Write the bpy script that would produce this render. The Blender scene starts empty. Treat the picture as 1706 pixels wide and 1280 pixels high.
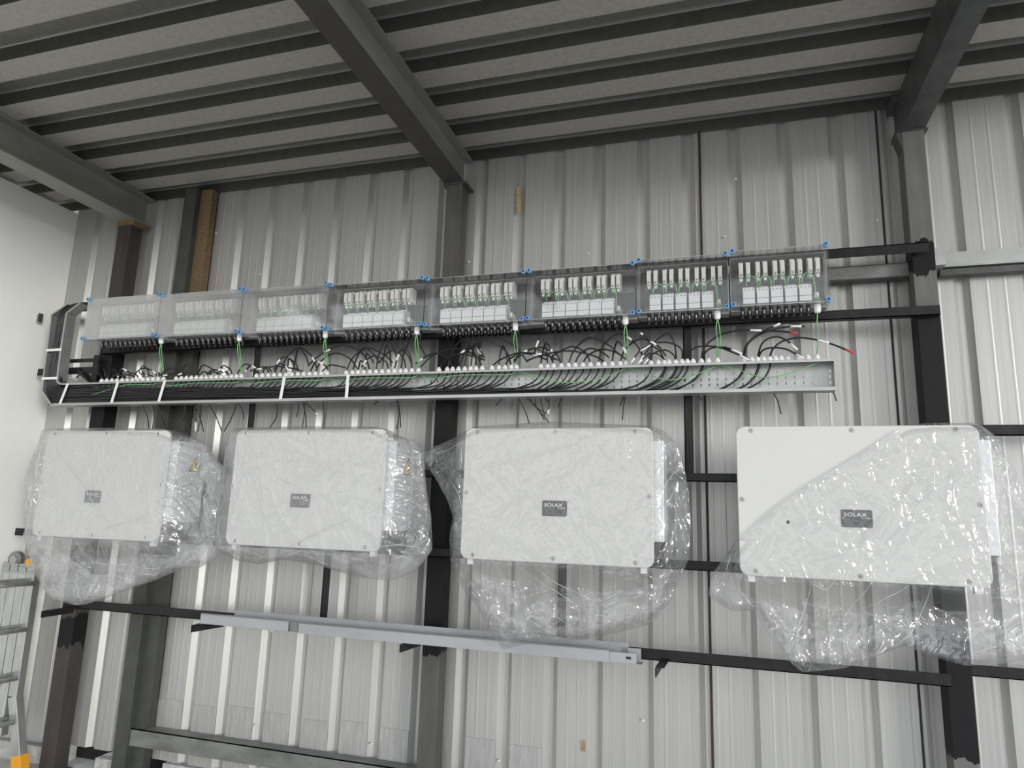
import bpy, bmesh, math, random
from mathutils import Vector, Matrix, noise
C = bpy.context.scene
random.seed(7)
PI = math.pi
ZC = 1.90            # camera height above the floor; every z below is written relative to the camera

# ------------------------------------------------------------------ camera
R = Matrix(((0.95747, 0.28685, 0.03102), (-0.02441, 0.18768, -0.98193), (-0.28749, 0.93941, 0.18670)))   # world -> x right, y down, z forward
F = 1141.4
cam = bpy.data.objects.new('camera', bpy.data.cameras.new('camera'))
C.collection.objects.link(cam)
rt = R.transposed()
ax = (rt @ Vector((1, 0, 0))).normalized(); ay = (rt @ Vector((0, -1, 0))).normalized(); az = ax.cross(ay).normalized(); ay = az.cross(ax)
m = Matrix((ax, ay, az)).transposed().to_4x4(); m.translation = (0, 0, ZC)
cam.matrix_world = m
cam.data.sensor_width = 36; cam.data.lens = F / 1706 * 36; cam.data.clip_end = 500
C.camera = cam

# ------------------------------------------------------------------ light: overcast day through the open front and right side
w = bpy.data.worlds.new('sky'); C.world = w; w.use_nodes = True
nt = w.node_tree; bg = nt.nodes['Background']
tc = nt.nodes.new('ShaderNodeTexCoord'); sx = nt.nodes.new('ShaderNodeSeparateXYZ'); cr = nt.nodes.new('ShaderNodeValToRGB')
nt.links.new(tc.outputs['Generated'], sx.inputs[0]); nt.links.new(sx.outputs['Z'], cr.inputs[0]); nt.links.new(cr.outputs[0], bg.inputs[0])
cr.color_ramp.elements[0].position = 0.0; cr.color_ramp.elements[0].color = (1.0, 0.99, 0.96, 1)
cr.color_ramp.elements[1].position = 0.6; cr.color_ramp.elements[1].color = (0.74, 0.80, 0.90, 1)
bg.inputs[1].default_value = 2.0
sun = bpy.data.objects.new('hazy_sun', bpy.data.lights.new('hazy_sun', 'SUN')); C.collection.objects.link(sun)
sun.data.energy = 1.5; sun.data.angle = math.radians(12); sun.data.color = (1, 0.98, 0.94)
sun.rotation_euler = Vector((-1.0, .80, -0.10)).to_track_quat('-Z', 'Y').to_euler()
C.view_settings.view_transform = 'Standard'; C.view_settings.look = 'None'; C.view_settings.gamma = 1; C.view_settings.exposure = -0.07
C.cycles.transparent_max_bounces = 24; C.cycles.max_bounces = 8

# ------------------------------------------------------------------ helpers
def P(px, py, Y):                                  # the point at depth Y seen at a pixel
    d = rt @ Vector(((px - 853) / F, (py - 640) / F, 1)); return d * (Y / d.y)

class MB:
    def __init__(s): s.v = []; s.f = []; s.sm = []
    def add(s, vs, fs, smooth=False):
        n = len(s.v); s.v += [Vector(p) for p in vs]; s.f += [[n + i for i in q] for q in fs]; s.sm += [smooth] * len(fs); return s
    def box(s, x0, x1, y0, y1, z0, z1):
        vs = [(x, y, z) for x in (x0, x1) for y in (y0, y1) for z in (z0, z1)]
        return s.add(vs, [(0, 1, 3, 2), (4, 6, 7, 5), (0, 4, 5, 1), (2, 3, 7, 6), (0, 2, 6, 4), (1, 5, 7, 3)])
    def prism(s, pts, a, d):                       # polygon pts (3-D) extruded by vector d
        n = len(pts); A = [Vector(p) for p in pts]; B = [p + Vector(d) for p in A]
        return s.add(A + B, [tuple(range(n))[::-1], tuple(range(n, 2 * n))] + [(i, (i + 1) % n, n + (i + 1) % n, n + i) for i in range(n)])
    def bar(s, p, q, w, h, up=(0, 0, 1)):          # rectangular bar between two points
        p, q = Vector(p), Vector(q); d = (q - p).normalized(); u = Vector(up); r = d.cross(u).normalized() * w / 2; u = r.cross(d).normalized() * h / 2
        vs = [c + a * r + b * u for c in (p, q) for a, b in ((-1, -1), (1, -1), (1, 1), (-1, 1))]
        return s.add(vs, [(3, 2, 1, 0), (4, 5, 6, 7), (0, 1, 5, 4), (1, 2, 6, 5), (2, 3, 7, 6), (3, 0, 4, 7)])
    def tube(s, pts, r, seg=6, radii=None):
        pts = [Vector(p) for p in pts]; vs = []; n = len(pts); ref = None
        for i, p in enumerate(pts):
            d = (pts[min(i + 1, n - 1)] - pts[max(i - 1, 0)])
            d = d.normalized() if d.length > 1e-9 else Vector((1, 0, 0))
            if ref is None: ref = d.orthogonal().normalized()
            ref = (ref - d * ref.dot(d)); ref = ref.normalized() if ref.length > 1e-6 else d.orthogonal().normalized()
            b = d.cross(ref); rr = radii[i] if radii else r
            vs += [p + (ref * math.cos(2 * PI * k / seg) + b * math.sin(2 * PI * k / seg)) * rr for k in range(seg)]
        fs = [(i * seg + k, i * seg + (k + 1) % seg, (i + 1) * seg + (k + 1) % seg, (i + 1) * seg + k) for i in range(n - 1) for k in range(seg)]
        s.add(vs, fs, True)
        N = len(s.v) - len(vs); s.f += [[N + k for k in range(seg)][::-1], [N + (n - 1) * seg + k for k in range(seg)]]; s.sm += [False, False]; return s
    def lathe(s, c, axis, prof, seg=12):           # prof: (distance along axis, radius)
        c = Vector(c); axis = Vector(axis).normalized(); pts = [c + axis * a for a, _ in prof]
        ref = axis.orthogonal().normalized(); b = axis.cross(ref); vs = []
        for (a, r), p in zip(prof, pts): vs += [p + (ref * math.cos(2 * PI * k / seg) + b * math.sin(2 * PI * k / seg)) * r for k in range(seg)]
        n = len(prof)
        s.add(vs, [(i * seg + k, i * seg + (k + 1) % seg, (i + 1) * seg + (k + 1) % seg, (i + 1) * seg + k) for i in range(n - 1) for k in range(seg)] + [tuple(range(seg))[::-1], tuple(range((n - 1) * seg, n * seg))])
        return s
    def build(s, name, mat, parent=None, o=None, bevel=0):
        """one mesh object; o = the thing's origin (camera-relative z)"""
        if parent is not None: o = Vector(parent['o'])
        o = Vector(o) if o is not None else Vector((0, 0, -ZC))
        me = bpy.data.meshes.new(name); me.from_pydata([p - o for p in s.v], [], s.f)
        me.polygons.foreach_set('use_smooth', s.sm); me.materials.append(mat); me.update()
        bm = bmesh.new(); bm.from_mesh(me); bmesh.ops.recalc_face_normals(bm, faces=bm.faces); bm.to_mesh(me); bm.free()
        ob = bpy.data.objects.new(name, me); C.collection.objects.link(ob)
        ob['o'] = tuple(o)
        if parent is not None:
            ob.parent = parent
        else: ob.location = o + Vector((0, 0, ZC))
        if bevel:
            b = ob.modifiers.new('bevel', 'BEVEL'); b.width = bevel; b.segments = 2; b.limit_method = 'ANGLE'
        return ob

def tag(o, label=None, cat=None, group=None, kind=None):
    if label: o['label'] = label
    if cat: o['category'] = cat
    if group: o['group'] = group
    if kind: o['kind'] = kind
    return o
def thing(name, o, label, cat, group=None):
    e = bpy.data.objects.new(name, None); C.collection.objects.link(e); e.empty_display_size = .05
    e.location = Vector(o) + Vector((0, 0, ZC)); e['o'] = tuple(o); return tag(e, label, cat, group)
def rrect(x0, x1, z0, z1, r, y, n=6):
    pts = []
    for cx, cz, a0 in ((x1 - r, z1 - r, 0), (x0 + r, z1 - r, 90), (x0 + r, z0 + r, 180), (x1 - r, z0 + r, 270)):
        for k in range(n + 1):
            a = math.radians(a0 + 90 * k / n); pts.append((cx + r * math.cos(a), y, cz + r * math.sin(a)))
    return pts
def smoothpath(pts, step=.02):                     # Catmull-Rom through points
    P_ = [Vector(p) for p in pts]; P_ = [2 * P_[0] - P_[1]] + P_ + [2 * P_[-1] - P_[-2]]; out = []
    for i in range(1, len(P_) - 2):
        a, b, c, d = P_[i - 1:i + 3]; n = max(2, min(14, int((c - b).length / step)))
        for k in range(n):
            t = k / n; out.append(.5 * ((2 * b) + (c - a) * t + (2 * a - 5 * b + 4 * c - d) * t * t + (3 * b - a - 3 * c + d) * t ** 3))
    return out + [P_[-2]]

# ------------------------------------------------------------------ materials
def mat(name, col, rough=.5, metal=0, nscale=None, namt=.15, stretch=(1, 1, 1), bump=0, spec=.5, rust=None):
    m = bpy.data.materials.new(name); m.use_nodes = True; nt = m.node_tree; b = nt.nodes['Principled BSDF']
    b.inputs['Base Color'].default_value = (*col, 1); b.inputs['Roughness'].default_value = rough; b.inputs['Metallic'].default_value = metal
    b.inputs['Specular IOR Level'].default_value = spec
    if nscale:
        t = nt.nodes.new('ShaderNodeTexCoord'); mp = nt.nodes.new('ShaderNodeMapping'); mp.inputs['Scale'].default_value = stretch
        n = nt.nodes.new('ShaderNodeTexNoise'); n.inputs['Scale'].default_value = nscale; n.inputs['Detail'].default_value = 5; n.inputs['Roughness'].default_value = .6
        r = nt.nodes.new('ShaderNodeValToRGB'); r.color_ramp.elements[0].position = .3; r.color_ramp.elements[1].position = .7
        r.color_ramp.elements[0].color = (*[c * (1 - namt) for c in col], 1); r.color_ramp.elements[1].color = (*[min(1, c * (1 + namt)) for c in col], 1)
        nt.links.new(t.outputs['Object'], mp.inputs[0]); nt.links.new(mp.outputs[0], n.inputs['Vector']); nt.links.new(n.outputs[0], r.inputs[0])
        last = r.outputs[0]
        if rust:                                   # patches: (colour, scale, low, high, stretch)
            n2 = nt.nodes.new('ShaderNodeTexNoise'); n2.inputs['Scale'].default_value = rust[1]; n2.inputs['Detail'].default_value = 6
            mp2 = nt.nodes.new('ShaderNodeMapping'); mp2.inputs['Scale'].default_value = rust[4]; mp2.inputs['Location'].default_value = (3.3, 1.7, .4)
            r2 = nt.nodes.new('ShaderNodeValToRGB'); r2.color_ramp.elements[0].position = rust[2]; r2.color_ramp.elements[1].position = rust[3]
            mx = nt.nodes.new('ShaderNodeMix'); mx.data_type = 'RGBA'; mx.inputs['B'].default_value = (*rust[0], 1)
            nt.links.new(t.outputs['Object'], mp2.inputs[0]); nt.links.new(mp2.outputs[0], n2.inputs['Vector']); nt.links.new(n2.outputs[0], r2.inputs[0])
            nt.links.new(r2.outputs[0], mx.inputs['Factor']); nt.links.new(last, mx.inputs['A']); last = mx.outputs['Result']
        nt.links.new(last, b.inputs['Base Color'])
        if bump:
            bp = nt.nodes.new('ShaderNodeBump'); bp.inputs['Strength'].default_value = bump; bp.inputs['Distance'].default_value = .01
            nt.links.new(n.outputs[0], bp.inputs['Height']); nt.links.new(bp.outputs[0], b.inputs['Normal'])
    return m
def painted(name, col, blk, bands):                # steel paint brushed over with black in bands of height, ragged edges
    m = mat(name, col, .55, .2, 14, .18, (1, 1, .2), spec=.3); nt = m.node_tree; b = nt.nodes['Principled BSDF']; base = b.inputs['Base Color'].links[0].from_socket
    t = nt.nodes.new('ShaderNodeTexCoord'); s = nt.nodes.new('ShaderNodeSeparateXYZ'); n = nt.nodes.new('ShaderNodeTexNoise'); n.inputs['Scale'].default_value = 24; n.inputs['Detail'].default_value = 4
    mp = nt.nodes.new('ShaderNodeMapping'); mp.inputs['Scale'].default_value = (1, 1, .35)
    nt.links.new(t.outputs['Object'], s.inputs[0]); nt.links.new(t.outputs['Object'], mp.inputs[0]); nt.links.new(mp.outputs[0], n.inputs['Vector'])
    def M(op, a, bb):
        q = nt.nodes.new('ShaderNodeMath'); q.operation = op
        for i, v in enumerate((a, bb)):
            if isinstance(v, (int, float)): q.inputs[i].default_value = v
            else: nt.links.new(v, q.inputs[i])
        return q.outputs[0]
    z = M('ADD', s.outputs['Z'], M('MULTIPLY', M('SUBTRACT', n.outputs[0], .5), .16)); f = 0
    for z0, z1 in bands: f = M('MAXIMUM', f, M('MULTIPLY', M('GREATER_THAN', z, z0 + ZC), M('LESS_THAN', z, z1 + ZC)))
    mx = nt.nodes.new('ShaderNodeMix'); mx.data_type = 'RGBA'; mx.inputs['B'].default_value = (*blk, 1)
    nt.links.new(f, mx.inputs['Factor']); nt.links.new(base, mx.inputs['A']); nt.links.new(mx.outputs['Result'], b.inputs['Base Color'])
    return m
def film(name, milk, gloss=.3, rough=.12, tint=(1, 1, 1), nscale=6, mvar=.5, crease=0):
    """thin clear plastic: mostly see-through, a milky share and a glossy share that grows at grazing angles"""
    m = bpy.data.materials.new(name); m.use_nodes = True; nt = m.node_tree; nt.nodes.clear(); L = nt.links.new
    out = nt.nodes.new('ShaderNodeOutputMaterial'); tr = nt.nodes.new('ShaderNodeBsdfTransparent'); tr.inputs[0].default_value = (*[.98 * c for c in tint], 1)
    di = nt.nodes.new('ShaderNodeBsdfDiffuse'); di.inputs[0].default_value = (.85, .86, .87, 1)
    tl = nt.nodes.new('ShaderNodeBsdfTranslucent'); tl.inputs[0].default_value = (.85, .86, .87, 1); md = nt.nodes.new('ShaderNodeMixShader'); md.inputs[0].default_value = .35
    gl = nt.nodes.new('ShaderNodeBsdfGlossy'); gl.inputs['Roughness'].default_value = rough
    fr = nt.nodes.new('ShaderNodeFresnel'); fr.inputs[0].default_value = 1.5; mul = nt.nodes.new('ShaderNodeMath'); mul.operation = 'MULTIPLY'; mul.inputs[1].default_value = gloss / .3 * 1.6; mul.use_clamp = True; mn = nt.nodes.new('ShaderNodeMath'); mn.operation = 'MINIMUM'; mn.inputs[1].default_value = .24
    t = nt.nodes.new('ShaderNodeTexCoord'); n = nt.nodes.new('ShaderNodeTexNoise'); n.inputs['Scale'].default_value = nscale; n.inputs['Detail'].default_value = 4
    mr = nt.nodes.new('ShaderNodeMapRange'); mr.inputs[1].default_value = .3; mr.inputs[2].default_value = .7; mr.inputs[3].default_value = milk * (1 - mvar); mr.inputs[4].default_value = milk * (1 + mvar)
    a = nt.nodes.new('ShaderNodeMixShader'); b = nt.nodes.new('ShaderNodeMixShader')
    crk = None
    if crease:
        ns = nt.nodes.new('ShaderNodeTexNoise'); ns.inputs['Scale'].default_value = 5; ns.inputs['Detail'].default_value = 3
        vm = nt.nodes.new('ShaderNodeVectorMath'); vm.operation = 'MULTIPLY_ADD'; vm.inputs[1].default_value = (.30, .30, .30)
        mp = nt.nodes.new('ShaderNodeMapping'); mp.inputs['Rotation'].default_value = (0, crease, 0); mp.inputs['Scale'].default_value = (2.8, .6, .7)
        vo = nt.nodes.new('ShaderNodeTexVoronoi'); vo.feature = 'DISTANCE_TO_EDGE'; vo.inputs['Scale'].default_value = 5.5
        v2 = nt.nodes.new('ShaderNodeTexVoronoi'); v2.feature = 'DISTANCE_TO_EDGE'; v2.inputs['Scale'].default_value = 17
        L(t.outputs['Object'], ns.inputs['Vector']); L(ns.outputs['Color'], vm.inputs[0]); L(t.outputs['Object'], vm.inputs[2]); L(vm.outputs[0], mp.inputs[0]); L(mp.outputs[0], vo.inputs['Vector']); L(mp.outputs[0], v2.inputs['Vector'])
        ml = nt.nodes.new('ShaderNodeMapRange'); ml.inputs[1].default_value = 0; ml.inputs[2].default_value = .022; ml.inputs[3].default_value = .34; ml.inputs[4].default_value = 0
        n3 = nt.nodes.new('ShaderNodeTexNoise'); n3.inputs['Scale'].default_value = 3.1; ms = nt.nodes.new('ShaderNodeMapRange'); ms.inputs[1].default_value = .48; ms.inputs[2].default_value = .62
        L(t.outputs['Object'], n3.inputs['Vector']); L(n3.outputs[0], ms.inputs[0]); L(vo.outputs['Distance'], ml.inputs[0])
        mm = nt.nodes.new('ShaderNodeMath'); mm.operation = 'MULTIPLY'; L(ml.outputs[0], mm.inputs[0]); L(ms.outputs[0], mm.inputs[1])
        ad = nt.nodes.new('ShaderNodeMath'); ad.operation = 'ADD'; L(mr.outputs[0], ad.inputs[0]); L(mm.outputs[0], ad.inputs[1]); crk = ad.outputs[0]
        pw = nt.nodes.new('ShaderNodeMath'); pw.operation = 'MINIMUM'; pw.inputs[1].default_value = .12; L(v2.outputs['Distance'], pw.inputs[0])
        sm = nt.nodes.new('ShaderNodeMath'); sm.operation = 'MULTIPLY_ADD'; sm.inputs[1].default_value = .16; L(pw.outputs[0], sm.inputs[0]); L(vo.outputs['Distance'], sm.inputs[2])
        bp = nt.nodes.new('ShaderNodeBump'); bp.inputs['Strength'].default_value = .42; bp.inputs['Distance'].default_value = .05; L(sm.outputs[0], bp.inputs['Height'])
        for q in (gl, fr): L(bp.outputs[0], q.inputs['Normal'])
    L(t.outputs['Object'], n.inputs['Vector']); L(n.outputs[0], mr.inputs[0]); L(crk or mr.outputs[0], a.inputs[0]); L(tr.outputs[0], a.inputs[1])
    L(di.outputs[0], md.inputs[1]); L(tl.outputs[0], md.inputs[2]); L(md.outputs[0], a.inputs[2]); L(fr.outputs[0], mul.inputs[0]); L(mul.outputs[0], mn.inputs[0]); L(mn.outputs[0], b.inputs[0]); L(a.outputs[0], b.inputs[1]); L(gl.outputs[0], b.inputs[2]); L(b.outputs[0], out.inputs[0])
    return m

M_sheet = mat('galvanised_sheet', (.46, .46, .445), .42, .42, 9, .07, (9, 1, .12), rust=((.40, .395, .37), 9, .60, .85, (5, 1, .12)))
M_roof = mat('roof_sheet', (.37, .352, .32), .55, .25, 30, .10, (1, 1, 1))
M_white = mat('white_wall', (.88, .88, .86), .8, 0, 3, .03)
M_floor = mat('concrete', (.50, .49, .46), .85, 0, 8, .25, bump=.3)
M_ground = mat('yard_ground', (.50, .48, .44), .9, 0, 2, .2)
M_dark = mat('dark_grey_steel', (.075, .078, .075), .5, .3, 10, .25, (1, 1, .3), rust=((.14, .13, .11), 12, .64, .74, (1, 1, .4)))
M_groove = mat('roof_groove_steel', (.17, .165, .145), .5, .3, 20, .12)  # darker copy of the roof sheet, groove shade put into the colour
M_deep_shade = mat('roof_channel_steel', (.075, .075, .065), .5, .3, 20, .12)  # darkest copy for the far groove walls, their shade painted in
M_flange = mat('beam_flange_paint', (.045, .041, .038), .6, 0, 6, .18)  # darker tone for the lower flange of the middle and later beams
M_beam = mat('roof_beam_paint', (.26, .26, .235), .5, .3, 6, .18, (1, .4, 1))
M_black = mat('black_paint', (.012, .012, .013), .45, 0, 20, .5, spec=.3)
M_brown = painted('brown_black_column', (.060, .052, .048), (.008, .008, .009), [(-.78, -.42), (-1.04, -.84), (.5, 1.25)])
M_colM = painted('grey_black_column', (.095, .093, .085), (.006, .006, .007), [(-.86, 1.32)])
M_colR = painted('grey_black_column_right', (.14, .14, .13), (.006, .006, .007), [(1.39, 1.56), (-1.10, 1.17)])
M_rust = mat('rusty_steel', (.17, .115, .06), .8, .1, 60, .45, (1, 1, 1), bump=.4)
M_olive = mat('olive_steel', (.060, .063, .055), .6, .2, 10, .2)
M_galv = mat('galvanised_channel', (.42, .43, .42), .4, .6, 12, .12, (.3, 1, 1))
M_greyp = mat('grey_painted_channel', (.36, .37, .38), .45, .3, 8, .1, (.3, 1, 1))
M_girt = mat('weathered_grey_girt', (.20, .205, .195), .55, .4, 12, .3, (.4, 1, 1))
M_cover = mat('white_powder_coat', (.60, .60, .58), .38, 0, 3, .015)
M_body = mat('light_grey_casing', (.66, .68, .69), .42, .2)
M_screw = mat('steel_screw', (.45, .44, .42), .3, .8)
M_plate = mat('dark_nameplate', (.045, .048, .055), .25, 0)
M_ink = mat('silver_lettering', (.75, .75, .76), .3, 0)
M_yellow = mat('warning_yellow', (.72, .50, .05), .5)
M_cable = mat('black_cable', (.010, .010, .012), .38, 0)
M_green = mat('green_yellow_wire', (.18, .50, .17), .45, 0, 30, .35)
M_wht = mat('white_nylon', (.82, .82, .82), .45)
M_red = mat('red_tip', (.65, .03, .04), .45)
M_copper = mat('copper_end', (.30, .17, .08), .4, .6)
M_blue = mat('blue_plastic', (.13, .34, .62), .4)
M_holder = mat('module_white', (.86, .85, .82), .45)
M_spd = mat('module_pale_grey', (.74, .76, .76), .45)
M_hole = mat('dark_slot', (.02, .02, .02), .7)
M_back = mat('enclosure_back', (.11, .11, .10), .6, 0, 14, .15)
M_conn = mat('black_connector', (.012, .012, .012), .35)
M_alu = mat('ladder_aluminium', (.50, .51, .50), .38, .75, 20, .15, (1, 1, .2))
M_orange = mat('orange_foot', (.75, .33, .02), .55)
M_conc = mat('concrete_block', (.42, .42, .41), .9, 0, 25, .25, bump=.4)
M_lids = [film('lid_dusty', .27, .3, .10, mvar=.12), film('lid_hazy', .19, .3, .08, mvar=.2), film('lid_light_haze', .14, .3, .08, mvar=.3), film('lid_clear', .022, .18, .05, mvar=.5)]  # milk on the first three lids imitates glancing reflection of the white wall
M_base = film('enclosure_base', .42, .3, .15, tint=(.8, .8, .8), mvar=.15)
M_bags = [film('film_milky', .25, .34, .10, crease=-.5), film('film_milky_two', .20, .34, .10, crease=.35), film('film_clear', .065, .30, .08, crease=-.6), film('film_grey', .085, .28, .10, crease=.75)]
M_fold = film('film_fold', .62, .5, .08, mvar=.2)

# ------------------------------------------------------------------ the shed
YW = 4.28
ribs = [-5.13, -4.896, -4.68, -4.466, -4.249, -3.948, -3.644, -3.362, -3.064, -2.779, -2.488, -2.201, -1.915, -1.621, -1.338, -1.051, -.778, -.483, -.195, .093, .394, .692, .991, 1.296, 1.634, 1.95, 2.26, 2.57, 2.88, 3.19, 3.5, 3.8]
prof = [(-5.34, YW)]
for i, x in enumerate(ribs):
    prof += [(x, YW), (x + .030, YW + .032), (x + .055, YW + .032), (x + .085, YW)]
    nx = ribs[i + 1] if i + 1 < len(ribs) else 4.0
    g = nx - x - .085
    for f in (.32, .66) if g > .16 else (.5,):
        c = x + .085 + g * f; prof += [(c - .009, YW), (c - .003, YW - .0012), (c + .003, YW - .0012), (c + .009, YW)]
prof.append((4.0, YW))
mb = MB(); n = len(prof); zs = (-1.76, 2.60)
mb.add([(x, y, z) for z in zs for x, y in prof] + [(x, y + .012, z) for z in zs for x, y in prof],
       [(i, i + 1, n + i + 1, n + i) for i in range(n - 1)] + [(2 * n + i, 3 * n + i, 3 * n + i + 1, 2 * n + i + 1) for i in range(n - 1)])
tag(mb.build('wall_back', M_sheet), kind='structure')
# lap joints of the wall sheets
mb = MB(); mb.box(-.084, -.070, 4.268, 4.279, -1.75, 2.56); tag(mb.build('trim_1', mat('rusty_joint', (.030, .016, .012), .7, 0, 30, .5)), kind='structure')
mb = MB(); mb.box(.962, .972, 4.27, 4.279, -1.75, 2.56); tag(mb.build('trim_2', M_hole), kind='structure')
mb = MB()
for i, (x0, x1) in enumerate(zip(ribs[5:15], ribs[6:16])):
    zz = -1.36 - .012 * math.sin(i * 2.1); mb.box(x0 + .087, x1 - .002, 4.274, 4.279, zz - .22, zz)
tag(mb.build('trim_3', mat('lap_strip', (.45, .45, .44), .5, .5, 20, .15, (3, 1, .4))), kind='structure')
# white wall on the left, its top edge below the roof
mb = MB(); mb.box(-5.50, -5.34, -1.5, 4.30, -1.9, 2.47); tag(mb.build('wall_left', M_white), kind='structure')
mb = MB(); mb.box(-5.6, 4.2, -1.2, 4.9, -2.0, -1.9); tag(mb.build('floor', M_floor), kind='structure')
mb = MB(); mb.box(-60, 60, -80, 60, -2.2, -2.002); tag(mb.build('ground', M_ground), kind='structure')
mb = MB(); mb.box(-5.30, -4.66, 4.22, 4.40, -1.9, -1.78); mb.box(-4.30, -4.05, 4.22, 4.40, -1.9, -1.79)
mb.box(-3.75, 1.0, 4.26, 4.42, -1.9, -1.77); tag(mb.build('baseboard_back', M_conc, bevel=.006), kind='structure')
mb = MB(); mb.box(-5.34, 4.0, 4.44, 4.50, -1.9, -1.6); tag(mb.build('trim_4', M_hole), kind='structure')  # dark backing added behind the wall foot to block leaking light
# roof: wide pans with grooves between, running along the wall
YBs = [4.27 - .345 * k for k in range(11)][::-1]
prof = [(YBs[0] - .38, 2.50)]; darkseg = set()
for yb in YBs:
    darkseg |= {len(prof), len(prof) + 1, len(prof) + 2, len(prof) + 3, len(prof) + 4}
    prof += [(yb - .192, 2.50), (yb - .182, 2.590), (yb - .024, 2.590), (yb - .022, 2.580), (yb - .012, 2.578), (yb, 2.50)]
xs = (-7.5, 2.8)  # roof cut short at front and right, out of view, to admit light
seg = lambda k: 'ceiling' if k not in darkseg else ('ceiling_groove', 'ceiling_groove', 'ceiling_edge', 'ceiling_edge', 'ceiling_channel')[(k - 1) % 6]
for nm, mt in (('ceiling', M_roof), ('ceiling_groove', M_groove), ('ceiling_edge', M_galv), ('ceiling_channel', M_deep_shade)):  # groove shade and the bright lip highlight are painted by these materials
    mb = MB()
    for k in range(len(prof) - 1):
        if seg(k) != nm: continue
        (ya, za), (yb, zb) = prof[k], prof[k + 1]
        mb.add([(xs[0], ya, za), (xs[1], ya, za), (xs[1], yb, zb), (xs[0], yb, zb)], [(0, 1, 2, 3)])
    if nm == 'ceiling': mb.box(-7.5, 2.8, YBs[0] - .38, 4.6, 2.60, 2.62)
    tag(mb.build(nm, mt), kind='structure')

# ------------------------------------------------------------------ steel frame
def hbeam(x0, x1, y0, y1, z0, z1, name, label):
    t = thing(name, ((x0 + x1) / 2, (y0 + y1) / 2, z0), label, 'beam', 'roof beams running out over the wall')
    xc = (x0 + x1) / 2
    MB().box(xc - .004, xc + .004, y0, y1, z0 + .01, z1 - .01).build('web', M_beam, t)
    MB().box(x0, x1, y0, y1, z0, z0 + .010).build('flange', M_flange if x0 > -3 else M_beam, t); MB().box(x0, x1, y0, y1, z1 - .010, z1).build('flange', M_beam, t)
    return t
hbeam(-4.66, -4.48, .5, 4.26, 2.25, 2.495, 'steel_beam', 'dark steel roof beam meeting the white wall corner, nearest the left wall')
hbeam(-1.79, -1.65, .5, 4.26, 2.25, 2.495, 'steel_beam', 'dark steel roof beam over the middle column, between the other two')
t = thing('steel_beam', (1.11, 1.4, 2.25), 'dark steel roof beam over the right column, farthest from the white wall', 'beam', 'roof beams running out over the wall')
MB().box(1.055, 1.175, .5, 4.24, 2.25, 2.49).build('box_section', M_dark, t)
MB().box(1.02, 1.175, 4.10, 4.26, 2.44, 2.495).build('end_plate', M_dark, t)
def column(x0, x1, y0, y1, z1, mt, label, extra=None):
    t = thing('steel_column', ((x0 + x1) / 2, (y0 + y1) / 2, -1.9), label, 'column')
    MB().box(x0, x1, y0, y1, -1.9, z1).build('shaft', mt, t, bevel=.004)
    MB().box(x0 - .03, x1 + .03, y0 - .02, y1 + .02, -1.9, -1.885).build('base_plate', M_dark, t)
    return t
tL = column(-4.665, -4.535, 4.10, 4.22, 2.25, M_brown, 'dark brownish steel column standing closest to the white wall')
MB().box(-4.67, -4.50, 4.09, 4.23, 2.215, 2.252).build('cap_plate', M_rust, tL)
tM = column(-1.777, -1.66, 4.10, 4.22, 2.25, M_colM, 'grey and black steel column between the second and third inverters')
MB().box(-1.80, -1.63, 4.09, 4.25, 2.238, 2.252).build('cap_plate', M_dark, tM)
tR = column(1.055, 1.170, 4.10, 4.225, 2.25, M_colR, 'grey and black steel column behind the fourth inverter')
MB().box(1.03, 1.19, 4.09, 4.24, 2.243, 2.252).build('cap_plate', M_dark, tR)
MB().add([(1.02, 4.10, 2.25), (1.055, 4.10, 2.25), (1.055, 4.10, 2.13), (1.02, 4.2, 2.25), (1.055, 4.2, 2.25), (1.055, 4.2, 2.13)], [(0, 1, 2), (3, 5, 4), (0, 3, 4, 1), (1, 4, 5, 2), (2, 5, 3, 0)]).build('gusset', M_dark, tR)
t = thing('channel_column', (-3.94, 4.2, -1.9), 'dark channel column with a rusty strip behind the second clear enclosure', 'column')
MB().box(-4.08, -3.965, 4.15, 4.262, -1.9, 2.50).build('shaft', M_olive, t); MB().box(-3.965, -3.855, 4.20, 4.262, 1.2, 2.50).build('rusty_flange', M_rust, t); MB().box(-3.965, -3.855, 4.20, 4.262, -1.9, 1.2).build('lower_flange', M_olive, t)
# white column piece of the corner flashing
def rail(x0, x1, z0, z1, y, label, mt=M_black, cat='rail', leg=.045, name='steel_rail', top=False):
    t = thing(name, ((x0 + x1) / 2, y, z0), label, cat)
    MB().box(x0, x1, y, y + .005, z0, z1).build('front_leg', mt, t)
    zz = z1 if top else z0
    MB().box(x0, x1, y, y + leg, zz - (.005 if top else 0), zz + (0 if top else .005)).build('lower_leg' if not top else 'upper_leg', mt, t)
    return t
rail(-5.01, 1.13, 1.488, 1.545, 4.055, 'black angle rail passing behind the tops of the clear enclosures', top=True)
rail(-4.58, 1.155, 1.125, 1.178, 4.045, 'black steel rail under the clear enclosures carrying them', leg=.05)
rail(-4.95, 1.05, .215, .262, 4.050, 'black rail at mid height behind the upper part of the inverters')
rail(-5.18, 1.05, -.275, -.222, 4.050, 'black rail behind the lower edges of the inverters')
rail(-4.45, 1.06, -.765, -.705, 4.045, 'black rail below the inverters carrying the loose grey trunking', leg=.05)
rail(1.17, 3.9, -.715, -.660, 4.10, 'black rail right of the right column beneath the fourth film', M_black)
rail(1.17, 3.9, .475, .530, 4.07, 'black rail leaving the right column above the fourth inverter', M_black)
t = thing('wall_girt', (2.5, 4.2, 1.40), 'pale galvanised channel girt right of the right column', 'girt')
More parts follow.
